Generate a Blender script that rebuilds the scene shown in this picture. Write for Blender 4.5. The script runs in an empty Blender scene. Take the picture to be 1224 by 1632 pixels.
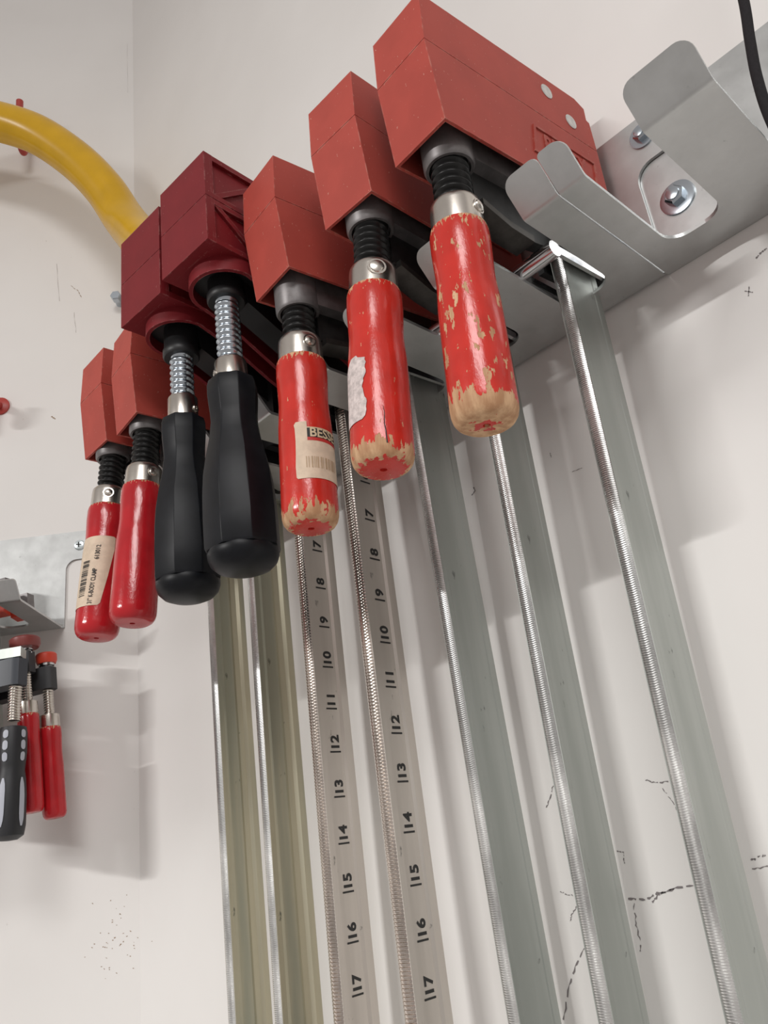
import bpy, bmesh, math, random
from mathutils import Vector, Matrix, Euler

R = math.radians
scene = bpy.context.scene
COL = scene.collection

# ------------------------------------------------------------------ camera
F_PX = 1301.18
cam_data = bpy.data.cameras.new('camera')
cam_data.sensor_fit = 'VERTICAL'
cam_data.sensor_height = 24.0
cam_data.lens = F_PX / 1632.0 * 24.0
cam_data.clip_start = 0.01
cam = bpy.data.objects.new('camera', cam_data)
COL.objects.link(cam)
right = Vector((0.6721, 0.7302, -0.1233))
fwd = Vector((-0.6471, 0.6600, 0.3816))
up = Vector((0.3600, -0.1767, 0.9161))
CM = Matrix((right, up, -fwd)).transposed().to_4x4()
CM.translation = Vector((0.5178, -0.3549, -0.2703))
cam.matrix_world = CM
scene.camera = cam

# ------------------------------------------------------------------ world, lights, exposure
world = bpy.data.worlds.new('world')
scene.world = world
world.use_nodes = True
bg = world.node_tree.nodes['Background']
bg.inputs[0].default_value = (1.0, 0.928, 0.885, 1)
bg.inputs[1].default_value = 0.405


def area_light(name, loc, target, sx, sy, power, color):
    ld = bpy.data.lights.new(name, 'AREA')
    ld.shape = 'RECTANGLE'
    ld.size = sx
    ld.size_y = sy
    ld.energy = power
    ld.color = color
    o = bpy.data.objects.new(name, ld)
    o.location = loc
    d = Vector(target) - Vector(loc)
    o.rotation_euler = d.to_track_quat('-Z', 'Y').to_euler()
    COL.objects.link(o)
    return o


# long fluorescent fitting on the far side of the workshop
area_light('ceiling_tube_light', (-0.12, -3.2, 0.80), (-0.12, -3.2, -3.0), 0.75, 0.16, 142.0, (1.0, 0.985, 0.965))
# second fitting, behind and to the right of the viewer
area_light('ceiling_tube_light', (2.25, -1.95, 1.50), (2.25, -1.95, -3.0), 1.90, 0.90, 72.0, (1.0, 0.985, 0.97))

scene.view_settings.view_transform = 'Standard'
scene.view_settings.look = 'None'
scene.view_settings.exposure = 0.0
scene.view_settings.gamma = 1.0
scene.view_settings.use_curve_mapping = False

# ------------------------------------------------------------------ material helpers


def new_mat(name):
    m = bpy.data.materials.new(name)
    m.use_nodes = True
    nt = m.node_tree
    b = nt.nodes['Principled BSDF']
    return m, nt, b


def N(nt, kind, **kw):
    n = nt.nodes.new(kind)
    for k, v in kw.items():
        setattr(n, k, v)
    return n


def math_node(nt, op, a, b=None, clamp=False):
    n = nt.nodes.new('ShaderNodeMath')
    n.operation = op
    n.use_clamp = clamp
    for i, v in enumerate((a, b)):
        if v is None:
            continue
        if isinstance(v, (int, float)):
            n.inputs[i].default_value = v
        else:
            nt.links.new(v, n.inputs[i])
    return n.outputs[0]


def mix_col(nt, fac, a, b):
    n = nt.nodes.new('ShaderNodeMix')
    n.data_type = 'RGBA'
    if isinstance(fac, (int, float)):
        n.inputs[0].default_value = fac
    else:
        nt.links.new(fac, n.inputs[0])
    for i, v in ((6, a), (7, b)):
        if isinstance(v, tuple):
            n.inputs[i].default_value = (v[0], v[1], v[2], 1)
        else:
            nt.links.new(v, n.inputs[i])
    return n.outputs[2]


def noise(nt, scale, detail=3.0, rough=0.55, mapscale=None, offset=(0, 0, 0)):
    tc = N(nt, 'ShaderNodeTexCoord')
    mp = N(nt, 'ShaderNodeMapping')
    nt.links.new(tc.outputs['Object'], mp.inputs['Vector'])
    mp.inputs['Location'].default_value = offset
    if mapscale:
        mp.inputs['Scale'].default_value = mapscale
    n = N(nt, 'ShaderNodeTexNoise')
    n.inputs['Scale'].default_value = scale
    n.inputs['Detail'].default_value = detail
    n.inputs['Roughness'].default_value = rough
    nt.links.new(mp.outputs[0], n.inputs['Vector'])
    return n.outputs[0]


def ramp(nt, v, lo, hi):
    n = N(nt, 'ShaderNodeMapRange')
    n.interpolation_type = 'SMOOTHSTEP'
    n.inputs['From Min'].default_value = lo
    n.inputs['From Max'].default_value = hi
    nt.links.new(v, n.inputs['Value'])
    return n.outputs[0]


def bump(nt, b, h, strength, dist=0.0005):
    n = N(nt, 'ShaderNodeBump')
    n.inputs['Strength'].default_value = strength
    n.inputs['Distance'].default_value = dist
    nt.links.new(h, n.inputs['Height'])
    nt.links.new(n.outputs[0], b.inputs['Normal'])


def plain(name, col, rough=0.5, metal=0.0, var=0.0, vscale=60.0, coat=0.0, bstr=0.0, bscale=900.0, mapscale=None):
    m, nt, b = new_mat(name)
    b.inputs['Roughness'].default_value = rough
    b.inputs['Metallic'].default_value = metal
    b.inputs['Coat Weight'].default_value = coat
    b.inputs['Coat Roughness'].default_value = 0.12
    if var > 0:
        n = noise(nt, vscale, 4.0, 0.6, mapscale)
        f = ramp(nt, n, 0.3, 0.7)
        c = mix_col(nt, f, tuple(x * (1 - var) for x in col), tuple(min(1, x * (1 + var)) for x in col))
        nt.links.new(c, b.inputs['Base Color'])
    else:
        b.inputs['Base Color'].default_value = (*col, 1)
    if bstr > 0:
        bump(nt, b, noise(nt, bscale, 2.0), bstr, 0.0003)
    return m


def plastic_scuffed(name, col, scuff, rough, amount):
    m, nt, b = new_mat(name)
    n1 = noise(nt, 900, 3.0, 0.6, (1, 1, 0.5))
    n2 = noise(nt, 40, 3.0)
    spec = ramp(nt, n1, amount, amount + 0.03)
    tone = ramp(nt, n2, 0.3, 0.75)
    c0 = mix_col(nt, tone, tuple(x * 0.92 for x in col), tuple(x * 1.06 for x in col))
    c1 = mix_col(nt, spec, c0, scuff)
    bv = N(nt, 'ShaderNodeBevel', samples=4)
    bv.inputs['Radius'].default_value = 0.0013
    ge = N(nt, 'ShaderNodeNewGeometry')
    vm = N(nt, 'ShaderNodeVectorMath', operation='DOT_PRODUCT')
    nt.links.new(bv.outputs[0], vm.inputs[0])
    nt.links.new(ge.outputs['Normal'], vm.inputs[1])
    edge = ramp(nt, math_node(nt, 'SUBTRACT', 1.0, vm.outputs['Value']), 0.02, 0.20)
    worn = math_node(nt, 'MULTIPLY', edge, ramp(nt, noise(nt, 170, 4.0, 0.65, None, (2.0, 5.0, 1.0)), 0.44, 0.62))
    c1 = mix_col(nt, math_node(nt, 'MULTIPLY', worn, 0.55), c1, scuff)
    nt.links.new(c1, b.inputs['Base Color'])
    b.inputs['Roughness'].default_value = rough
    b.inputs['Specular IOR Level'].default_value = 0.28
    bump(nt, b, noise(nt, 1500, 2.0), 0.08, 0.0002)
    return m


def painted_wood(name, red, wear, ring, seed, coat_rough, face=1.0, nscale=330):
    """red lacquer over bare wood; chips where the noise passes a threshold, bare round the rim of the butt end"""
    m, nt, b = new_mat(name)
    tc = N(nt, 'ShaderNodeTexCoord')
    sx = N(nt, 'ShaderNodeSeparateXYZ')
    nt.links.new(tc.outputs['Object'], sx.inputs[0])
    x, y, z = sx.outputs
    r2 = math_node(nt, 'ADD', math_node(nt, 'MULTIPLY', x, x), math_node(nt, 'MULTIPLY', y, y))
    r = math_node(nt, 'SQRT', r2)
    dr = math_node(nt, 'MULTIPLY', math_node(nt, 'SUBTRACT', r, 0.0140), face)
    dz = math_node(nt, 'ADD', z, 0.0935)
    d = math_node(nt, 'SQRT', math_node(nt, 'ADD', math_node(nt, 'MULTIPLY', dr, dr), math_node(nt, 'MULTIPLY', dz, dz)))
    nz = noise(nt, nscale, 4.0, 0.62, (1, 1, 0.35), (seed, seed * 2.1, 0))
    nfine = noise(nt, 800, 3.0, 0.6, (1, 1, 0.3), (seed * 3.0, 0, seed))
    # rim
    rim = math_node(nt, 'SUBTRACT', ring, d)
    rim = math_node(nt, 'ADD', rim, math_node(nt, 'MULTIPLY', math_node(nt, 'SUBTRACT', nz, 0.5), 0.030))
    rimm = ramp(nt, rim, 0.0, 0.0006)
    # top edge
    topd = math_node(nt, 'ADD', math_node(nt, 'MULTIPLY', z, -1.0), 0.0)
    tp = math_node(nt, 'SUBTRACT', 0.0012 * (1 if wear < 0.7 else 0.2), topd)
    tp = math_node(nt, 'ADD', tp, math_node(nt, 'MULTIPLY', math_node(nt, 'SUBTRACT', nfine, 0.5), 0.020))
    tpm = ramp(nt, tp, 0.0, 0.0006)
    chips = ramp(nt, nz, wear, wear + 0.012)
    big = math_node(nt, 'MAXIMUM', math_node(nt, 'MAXIMUM', rimm, tpm), chips)
    grain = noise(nt, 260, 4.0, 0.6, (1, 1, 0.12))
    wood = mix_col(nt, ramp(nt, grain, 0.3, 0.7), (0.42, 0.22, 0.11), (0.66, 0.42, 0.24))
    tone = noise(nt, 70, 2.0)
    paint = mix_col(nt, ramp(nt, tone, 0.3, 0.7), tuple(c * 0.9 for c in red), tuple(c * 1.08 for c in red))
    c = mix_col(nt, big, paint, wood)
    nt.links.new(c, b.inputs['Base Color'])
    rg = mix_col(nt, big, (coat_rough,) * 3, (0.7,) * 3)
    nt.links.new(rg, b.inputs['Roughness'])
    h = math_node(nt, 'ADD', math_node(nt, 'MULTIPLY', big, -1.0), math_node(nt, 'MULTIPLY', noise(nt, 520, 3.0, 0.65, (1, 1, 0.35)), 0.75))
    bump(nt, b, h, 0.42, 0.0004)
    return m


def galvanised(name, col, rough, var=0.07, scale=45.0, metal=0.85):
    m, nt, b = new_mat(name)
    n1 = noise(nt, scale, 5.0, 0.65)
    n2 = noise(nt, scale * 6, 3.0, 0.6)
    c = mix_col(nt, ramp(nt, n1, 0.3, 0.72), tuple(x * (1 - var) for x in col), tuple(x * (1 + var * 0.7) for x in col))
    c = mix_col(nt, ramp(nt, n2, 0.66, 0.8), c, tuple(x * 0.7 for x in col))
    nt.links.new(c, b.inputs['Base Color'])
    b.inputs['Metallic'].default_value = metal
    rr = N(nt, 'ShaderNodeMapRange')
    rr.inputs['To Min'].default_value = rough * 0.8
    rr.inputs['To Max'].default_value = rough * 1.25
    nt.links.new(n1, rr.inputs['Value'])
    nt.links.new(rr.outputs[0], b.inputs['Roughness'])
    return m


def zinc_bar(name, a, bcol, rough, streak):
    m, nt, b = new_mat(name)
    n1 = noise(nt, 22, 3.0, 0.5, (3.0, 3.0, streak))
    n2 = noise(nt, 130, 4.0, 0.6, (1, 1, 0.6))
    c = mix_col(nt, ramp(nt, n1, 0.35, 0.68), a, bcol)
    c = mix_col(nt, ramp(nt, n2, 0.67, 0.74), c, tuple(x * 0.5 for x in a))
    nt.links.new(c, b.inputs['Base Color'])
    b.inputs['Metallic'].default_value = 0.75
    b.inputs['Roughness'].default_value = rough
    bump(nt, b, noise(nt, 350, 3.0, 0.6, (1, 1, 0.15)), 0.05, 0.0003)
    return m


def wall_mat():
    m, nt, b = new_mat('painted_wall')
    n1 = noise(nt, 4.0, 4.0, 0.6)
    n2 = noise(nt, 160, 4.0, 0.7, (1, 1, 0.6))
    n3 = noise(nt, 9.0, 3.0, 0.6, (1.0, 1.0, 0.35), (3.1, 0.7, 1.9))
    c = mix_col(nt, ramp(nt, n1, 0.3, 0.7), (0.755, 0.735, 0.712), (0.80, 0.782, 0.760))
    dirt = math_node(nt, 'MULTIPLY', ramp(nt, n2, 0.70, 0.76), ramp(nt, n3, 0.48, 0.62))
    c = mix_col(nt, math_node(nt, 'MULTIPLY', dirt, 0.75), c, (0.26, 0.20, 0.17))
    nt.links.new(c, b.inputs['Base Color'])
    b.inputs['Roughness'].default_value = 0.55
    bump(nt, b, noise(nt, 25, 4.0, 0.6, (1.0, 1.0, 0.25)), 0.10, 0.004)
    return m


M = {}
M['wall'] = wall_mat()
M['galv'] = galvanised('galvanised_sheet', (0.53, 0.54, 0.535), 0.36)
M['red'] = plastic_scuffed('brick_red_plastic', (0.43, 0.068, 0.050), (0.60, 0.34, 0.27), 0.52, 0.70)
M['maroon'] = plastic_scuffed('maroon_plastic', (0.190, 0.0115, 0.0160), (0.45, 0.24, 0.22), 0.55, 0.70)
M['black_pl'] = plain('black_plastic', (0.012, 0.012, 0.013), 0.45)
M['rubber'] = plain('charcoal_rubber', (0.0068, 0.0076, 0.0100), 0.40, var=0.2, vscale=120)
M['rubber'].node_tree.nodes['Principled BSDF'].inputs['Specular IOR Level'].default_value = 0.22
M['arm_navy'] = plain('navy_painted_steel', (0.030, 0.036, 0.048), 0.4)
M['cast'] = galvanised('cast_steel', (0.19, 0.178, 0.178), 0.42, 0.2, 120, 0.55)
M['cast_flange'] = galvanised('dark_cast_steel', (0.075, 0.07, 0.065), 0.45, 0.25, 140)  # darker tone of the cast steel, for the lower arm flange
M['cast_dark'] = plain('blackened_steel', (0.018, 0.018, 0.018), 0.5, 0.3, 0.3, 200)
M['thread_black'] = plain('oiled_black_thread', (0.02, 0.02, 0.02), 0.32, 0.6)
M['steel'] = plain('nickel_steel', (0.62, 0.58, 0.53), 0.26, 1.0, 0.06, 80)
M['zinc'] = plain('bright_zinc', (0.50, 0.55, 0.60), 0.24, 1.0)
M['chrome'] = plain('chrome', (0.62, 0.62, 0.63), 0.14, 1.0)
M['rivet'] = plain('rivet_steel', (0.62, 0.62, 0.60), 0.4, 0.8, 0.1, 300)
M['bar_grey'] = zinc_bar('grey_green_zinc_bar', (0.42, 0.445, 0.42), (0.50, 0.525, 0.50), 0.48, 0.3)
M['bar_yellow'] = zinc_bar('yellow_zinc_bar', (0.41, 0.415, 0.335), (0.58, 0.54, 0.405), 0.40, 0.25)
M['bar_nickel'] = zinc_bar('nickel_bar', (0.57, 0.53, 0.485), (0.68, 0.635, 0.585), 0.44, 0.2)
M['teeth'] = plain('bright_serration', (0.72, 0.72, 0.71), 0.33, 1.0, 0.35, 45, mapscale=(1, 1, 0.3))
M['teeth_nickel'] = plain('nickel_serration', (0.62, 0.56, 0.51), 0.22, 1.0, 0.3, 60, mapscale=(1, 1, 0.3))
M['ink'] = plain('black_ink', (0.02, 0.02, 0.02), 0.6)
M['paper'] = plain('cream_paper', (0.66, 0.53, 0.40), 0.6, var=0.08, vscale=200)
M['paper_white'] = plain('torn_white_paper', (0.60, 0.52, 0.50), 0.75, var=0.25, vscale=350)
M['paper_ink'] = plain('faded_brown_ink', (0.42, 0.30, 0.18), 0.7)
M['label_red'] = plain('label_red_ink', (0.50, 0.03, 0.025), 0.5)
M['label_ivory'] = plain('label_ivory_ink', (0.62, 0.50, 0.33), 0.5)
REDP = (0.56, 0.030, 0.020)
REDS = (0.46, 0.014, 0.020)
M['wood_G'] = painted_wood('chipped_red_wood_a', REDP, 0.605, 0.0095, 1.7, 0.20, 0.9, 270)
M['wood_F'] = painted_wood('chipped_red_wood_b', REDP, 0.665, 0.0070, 5.3, 0.20, 1.9)
M['wood_E'] = painted_wood('chipped_red_wood_c', REDP, 0.675, 0.0072, 9.1, 0.20, 1.7)
M['wood_S'] = painted_wood('glossy_red_wood', REDS, 0.80, -0.012, 2.9, 0.16)
M['yellow'] = plain('yellow_hose_vinyl', (0.62, 0.35, 0.004), 0.26, 0, 0.06, 30, coat=0.0)
M['hook_red'] = plain('red_vinyl', (0.42, 0.05, 0.04), 0.4)
M['cord'] = plain('black_braid', (0.010, 0.008, 0.010), 0.9, 0, 0.3, 900)
M['grip_grey'] = plain('pale_grey_grip', (0.42, 0.44, 0.50), 0.5)
M['grip_black'] = plain('black_grip', (0.016, 0.017, 0.020), 0.5)
M['pad_red'] = plain('bright_red_pad', (0.60, 0.06, 0.03), 0.4)
M['pad_dark'] = plain('dark_red_pad', (0.22, 0.045, 0.040), 0.4)
M['pencil'] = plain('pencil_mark', (0.20, 0.18, 0.18), 0.8)
M['crease'] = plain('paint_crease', (0.48, 0.44, 0.42), 0.8)
M['stain'] = plain('brown_stain', (0.30, 0.20, 0.12), 0.8)
M['screw_white'] = plain('bright_screw', (0.72, 0.80, 0.82), 0.3, 0.6)
M['brass'] = plain('brass_fitting', (0.55, 0.42, 0.20), 0.3, 1.0)

# ------------------------------------------------------------------ geometry helpers


def add_prism(bm, poly, axis, a0, a1):
    """extrude a 2-D polygon along an axis. axis x: poly=(y,z); y: (x,z); z: (x,y)"""
    def P(u, v, a):
        return {'x': (a, u, v), 'y': (u, a, v), 'z': (u, v, a)}[axis]
    lo = [bm.verts.new(P(u, v, a0)) for u, v in poly]
    hi = [bm.verts.new(P(u, v, a1)) for u, v in poly]
    n = len(poly)
    fs = [bm.faces.new(lo[::-1]), bm.faces.new(hi)]
    for i in range(n):
        fs.append(bm.faces.new((lo[i], lo[(i + 1) % n], hi[(i + 1) % n], hi[i])))
    return fs


def add_box(bm, x0, x1, y0, y1, z0, z1):
    return add_prism(bm, [(x0, y0), (x1, y0), (x1, y1), (x0, y1)], 'z', z0, z1)


def add_lathe(bm, prof, seg=32, mat=None, cap=True, phase=0.0):
    mat = mat or Matrix.Identity(4)
    rings = []
    for r, z in prof:
        rings.append([bm.verts.new(mat @ Vector((r * math.cos(phase + 2 * math.pi * i / seg), r * math.sin(phase + 2 * math.pi * i / seg), z))) for i in range(seg)])
    for a, b in zip(rings, rings[1:]):
        for i in range(seg):
            j = (i + 1) % seg
            bm.faces.new((a[i], a[j], b[j], b[i]))
    if cap:
        bm.faces.new(rings[0][::-1])
        bm.faces.new(rings[-1])


def add_tube(bm, pts, rad, seg=12, cap=True):
    pts = [Vector(p) for p in pts]
    rings = []
    ref = None
    for i, p in enumerate(pts):
        t = (pts[min(i + 1, len(pts) - 1)] - pts[max(i - 1, 0)]).normalized()
        if ref is None:
            ref = Vector((0, 0, 1)) if abs(t.z) < 0.9 else Vector((1, 0, 0))
        u = (ref - t * ref.dot(t)).normalized()
        ref = u
        v = t.cross(u)
        r = rad[i] if isinstance(rad, (list, tuple)) else rad
        rings.append([bm.verts.new(p + (u * math.cos(2 * math.pi * k / seg) + v * math.sin(2 * math.pi * k / seg)) * r) for k in range(seg)])
    for a, b in zip(rings, rings[1:]):
        for k in range(seg):
            j = (k + 1) % seg
            bm.faces.new((a[k], a[j], b[j], b[k]))
    if cap:
        bm.faces.new(rings[0][::-1])
        bm.faces.new(rings[-1])


def smooth_path(pts, n=10):
    """Catmull-Rom through the points"""
    P = [Vector(p) for p in pts]
    P = [P[0] * 2 - P[1]] + P + [P[-1] * 2 - P[-2]]
    out = []
    for i in range(1, len(P) - 2):
        for k in range(n):
            t = k / n
            a, b, c, d = P[i - 1], P[i], P[i + 1], P[i + 2]
            out.append(0.5 * ((2 * b) + (c - a) * t + (2 * a - 5 * b + 4 * c - d) * t * t + (3 * b - a - 3 * c + d) * t ** 3))
    out.append(P[-2])
    return out


def add_thread(bm, r_in, r_out, pitch, z0, z1, seg=28, sub=6):
    n = max(2, int(abs(z1 - z0) / pitch * sub))
    rings = []
    for i in range(n + 1):
        z = z0 + (z1 - z0) * i / n
        ring = []
        for k in range(seg):
            a = 2 * math.pi * k / seg
            ph = (z / pitch + k / seg) % 1.0
            h = 0.5 + 0.5 * math.cos(2 * math.pi * ph)
            h = h ** 0.8
            r = r_in + (r_out - r_in) * h
            ring.append(bm.verts.new((r * math.cos(a), r * math.sin(a), z)))
        rings.append(ring)
    for a, b in zip(rings, rings[1:]):
        for k in range(seg):
            j = (k + 1) % seg
            bm.faces.new((a[k], a[j], b[j], b[k]))
    bm.faces.new(rings[0][::-1])
    bm.faces.new(rings[-1])


def bevel(bm, off, seg=2, ang=25):
    es = [e for e in bm.edges if len(e.link_faces) == 2 and e.calc_face_angle(0) > R(ang)]
    bmesh.ops.bevel(bm, geom=es, offset=off, segments=seg, profile=0.5, affect='EDGES', clamp_overlap=True)


def obj(name, bm, mat, parent=None, smooth=35, fix=True, mtx=None):
    if fix:
        bmesh.ops.recalc_face_normals(bm, faces=bm.faces[:])
    me = bpy.data.meshes.new(name)
    bm.to_mesh(me)
    bm.free()
    if smooth:
        me.shade_smooth()
        me.set_sharp_from_angle(angle=R(smooth))
    me.materials.append(M[mat])
    o = bpy.data.objects.new(name, me)
    COL.objects.link(o)
    if parent is not None:
        o.parent = parent
    if mtx is not None:
        o.matrix_local = mtx
    return o


def tag(o, label=None, cat=None, group=None, kind=None):
    if label:
        o['label'] = label
    if cat:
        o['category'] = cat
    if group:
        o['group'] = group
    if kind:
        o['kind'] = kind
    return o


def empty(name, loc, rot=(0, 0, 0)):
    o = bpy.data.objects.new(name, None)
    o.empty_display_size = 0.02
    o.location = loc
    o.rotation_euler = rot
    COL.objects.link(o)
    return o


def text_bm(s, size, bold=0.0, xs=1.0, depth=0.0):
    cu = bpy.data.curves.new('txt', 'FONT')
    cu.body = s
    cu.size = size
    cu.offset = bold
    cu.extrude = depth
    cu.resolution_u = 3
    cu.align_x = 'CENTER'
    cu.align_y = 'CENTER'
    to = bpy.data.objects.new('txt', cu)
    COL.objects.link(to)
    bpy.context.view_layer.update()
    me = bpy.data.meshes.new_from_object(to)
    bm = bmesh.new()
    bm.from_mesh(me)
    bpy.data.objects.remove(to)
    bpy.data.curves.remove(cu)
    bpy.data.meshes.remove(me)
    for v in bm.verts:
        v.co.x *= xs
    return bm


def remap(bm, fn):
    for v in bm.verts:
        v.co = fn(v.co)
    return bm


# ------------------------------------------------------------------ the walls
WN = Vector((0.722, -0.692, 0.0)).normalized()        # out of the left wall
C0 = Vector((-0.17, 0.0, 0.0))                        # foot of the corner line
SD = Vector((WN.y, -WN.x, 0.0))                       # along the left wall, away from the corner
LROT = math.atan2(-SD.y, -SD.x)


def LW(s, n, z):
    """left-wall coordinates to world: s along the wall from the corner, n out of it"""
    return C0 + SD * s + WN * n + Vector((0, 0, z))


bm = bmesh.new()
add_box(bm, -0.17, 1.9, 0.0, 0.05, -1.3, 1.7)
wall_r = tag(obj('wall_right', bm, 'wall', smooth=0), kind='structure', label='white painted wall behind the row of clamps')
bm = bmesh.new()
a, b_ = LW(-0.0, 0, 0), LW(1.6, 0, 0)
c_, d_ = LW(1.6, -0.05, 0), LW(-0.02, -0.05, 0)
add_prism(bm, [(q.x, q.y) for q in (a, b_, c_, d_)], 'z', -1.3, 1.7)
wall_l = tag(obj('wall_left', bm, 'wall', smooth=0), kind='structure', label='white painted wall beyond the corner, behind the yellow hose')

# ------------------------------------------------------------------ racks
T = 0.0018
LIP_A = R(50)
D1 = 0.0925
RB = 0.004
LIPL = 0.0175
FLEN = D1 + RB * LIP_A + LIPL


def fold(d):
    """distance along the folded sheet -> (y, z, ny, nz) of its lower face"""
    if d <= D1:
        return (-d, 0.0, 0.0, 1.0)
    a = min((d - D1) / RB, LIP_A)
    y = -D1 - RB * math.sin(a)
    z = RB * (1 - math.cos(a))
    rest = max(0.0, d - D1 - RB * LIP_A)
    y -= rest * math.cos(a)
    z += rest * math.sin(a)
    return (y, z, math.sin(a), math.cos(a))


SLOT_Y = 0.022
SLOT_R = 0.010


def finger_mesh(x0, x1, rl, rr, tl, tr):
    """one finger from the slot ends to its turned-up lip; rl/rr fillets into the slots, tl/tr tip corner radii"""
    ds = [SLOT_Y + SLOT_R * (1 - math.cos(R(k * 15))) for k in range(7)]
    ds += [0.05, 0.075, D1]
    ds += [D1 + RB * LIP_A * k / 6 for k in range(1, 7)]
    tm = max(tl, tr)
    base = D1 + RB * LIP_A
    ds += [base + (LIPL - tm) * k / 2 for k in range(1, 3)]
    ds += [FLEN - tm + tm * math.sin(R(15 * k)) for k in range(1, 7)]

    def fil(d, r):
        if r <= 0 or d >= SLOT_Y + SLOT_R:
            return 0.0
        t = SLOT_R - (d - SLOT_Y)
        return r - math.sqrt(max(0.0, SLOT_R ** 2 - t * t)) * r / SLOT_R

    def tip(d, r):
        if r <= 0 or d <= FLEN - r:
            return 0.0
        t = d - (FLEN - r)
        return r - math.sqrt(max(0.0, r * r - t * t))
    bm = bmesh.new()
    rows = []
    for d in ds:
        y, z, ny, nz = fold(d)
        xa = x0 - fil(d, rl) + tip(d, tl)
        xb = x1 + fil(d, rr) - tip(d, tr)
        rows.append([bm.verts.new((xa, y, z)), bm.verts.new((xb, y, z)),
                     bm.verts.new((xb, y + ny * T, z + nz * T)), bm.verts.new((xa, y + ny * T, z + nz * T))])
    for a, b in zip(rows, rows[1:]):
        for k in range(4):
            j = (k + 1) % 4
            bm.faces.new((a[k], a[j], b[j], b[k]))
    bm.faces.new(rows[0][::-1])
    bm.faces.new(rows[-1])
    return bm


PLATE_H = 0.0966


def make_rack(root, x0, x1, slots, sw, yoff, tab_right, end_r, end_l):
    """x0..x1 shelf extent, slots = centre list, plate stands at y=yoff"""
    # back plate with a joint tab and a rounded notch at its right end
    bm = bmesh.new()
    if tab_right > 0:
        r = 0.010
        zt = PLATE_H - 0.029
        cs = [(x1 + 0.001, 0.001), ]
        arc = [(x1 + 0.001 + r - r * math.cos(R(a)), zt - r + r * math.sin(R(a))) for a in range(0, 91, 15)]
        poly = [(x0, 0.001), (x1 + 0.001, 0.001)] + arc + [(x1 + tab_right, zt), (x1 + tab_right, PLATE_H), (x0, PLATE_H)]
    else:
        poly = [(x0, 0.001), (x1, 0.001), (x1, PLATE_H), (x0, PLATE_H)]
    add_prism(bm, poly, 'y', yoff - T, yoff)
    obj('back_plate', bm, 'galv', root, smooth=30)
    # shelf strip between the plate and the slot ends
    bm = bmesh.new()
    rb = 0.003
    prof = [(yoff, 0.004)]
    low = [(yoff - rb + rb * math.cos(R(a)), rb - rb * math.sin(R(a))) for a in range(0, 91, 15)]
    poly = [(yoff, rb + 0.001)] + low + [(-SLOT_Y, 0.0), (-SLOT_Y, T), (yoff - rb - 0.001, T), (yoff - T, rb + 0.001)]
    add_prism(bm, poly, 'x', x0, x1)
    obj('shelf_strip', bm, 'galv', root, smooth=30)
    # fingers
    edges = [x0]
    for c in slots:
        edges += [c - sw / 2, c + sw / 2]
    edges.append(x1)
    for i in range(0, len(edges), 2):
        a, b = edges[i], edges[i + 1]
        first, last = i == 0, i == len(edges) - 2
        bm = finger_mesh(a, b, 0 if first else SLOT_R, 0 if last else SLOT_R,
                         end_l if first else 0.006, end_r if last else 0.006)
        bevel(bm, 0.0003, 1, 60)
        obj('finger', bm, 'galv', root, smooth=50)


def hex_bolt(parent, x, z, y, sc=1.0, rot=0.2, washer=True, mat='zinc', name='hex_bolt', rx=R(90)):
    """bolt head standing on a surface at y, axis -Y"""
    bm = bmesh.new()
    add_lathe(bm, [(0.0072 * sc, 0.0), (0.0072 * sc, 0.0062 * sc), (0.0058 * sc, 0.0074 * sc)], 6, phase=rot)
    bevel(bm, 0.0003, 1, 40)
    mt = Matrix.Translation((x, y, z)) @ Matrix.Rotation(R(90), 4, 'X')
    b = obj(name, bm, mat, parent, smooth=30, mtx=mt)
    bm = bmesh.new()
    add_lathe(bm, [(0.0050 * sc, 0.0070 * sc), (0.0046 * sc, 0.0086 * sc), (0.002 * sc, 0.0092 * sc)], 20)
    obj('bolt_crown', bm, mat, b)
    if washer:
        bm = bmesh.new()
        add_lathe(bm, [(0.0125 * sc, 0.0), (0.0125 * sc, 0.0010), (0.0110 * sc, 0.0018 * sc), (0.006 * sc, 0.0018 * sc)], 32)
        obj('washer', bm, mat, b)
    return b


PITCH = 0.0556
SLOTS = [0.0255 + PITCH * i for i in range(7)]
RZ = -0.023
rack = empty('clamp_rack', (0, -0.0002, RZ))
tag(rack, 'long galvanised steel rack with upturned fingers holding the seven hanging parallel clamps', 'rack')
make_rack(rack, SLOTS[0] - 0.01325 - 0.0186, 0.3908, SLOTS, 0.0265, -0.0020, 0.036, 0.003, 0.006)
hex_bolt(rack, 0.4015, 0.084, -0.0038, 0.58)

rack2 = empty('clamp_rack', (0, -0.0001, RZ))
tag(rack2, 'galvanised steel rack with an empty slot and wide upturned hook, at the right edge', 'rack')
make_rack(rack2, 0.3916, 0.68, [0.4183, 0.4755, 0.531, 0.587, 0.6425], 0.0275, 0.0, 0.0, 0.006, 0.0022)
hex_bolt(rack2, 0.4076, 0.0375, -0.0018, 0.74)

rack3 = empty('clamp_rack', LW(0, 0.0002, -0.042), (0, 0, LROT))
tag(rack3, 'galvanised steel rack at the left edge, screwed to the wall and holding small bar clamps', 'rack')
make_rack(rack3, -0.42, -0.069, [-0.1022 - PITCH * i for i in range(5)][::-1], 0.0265, 0.0, 0.040, 0.003, 0.006)
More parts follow.
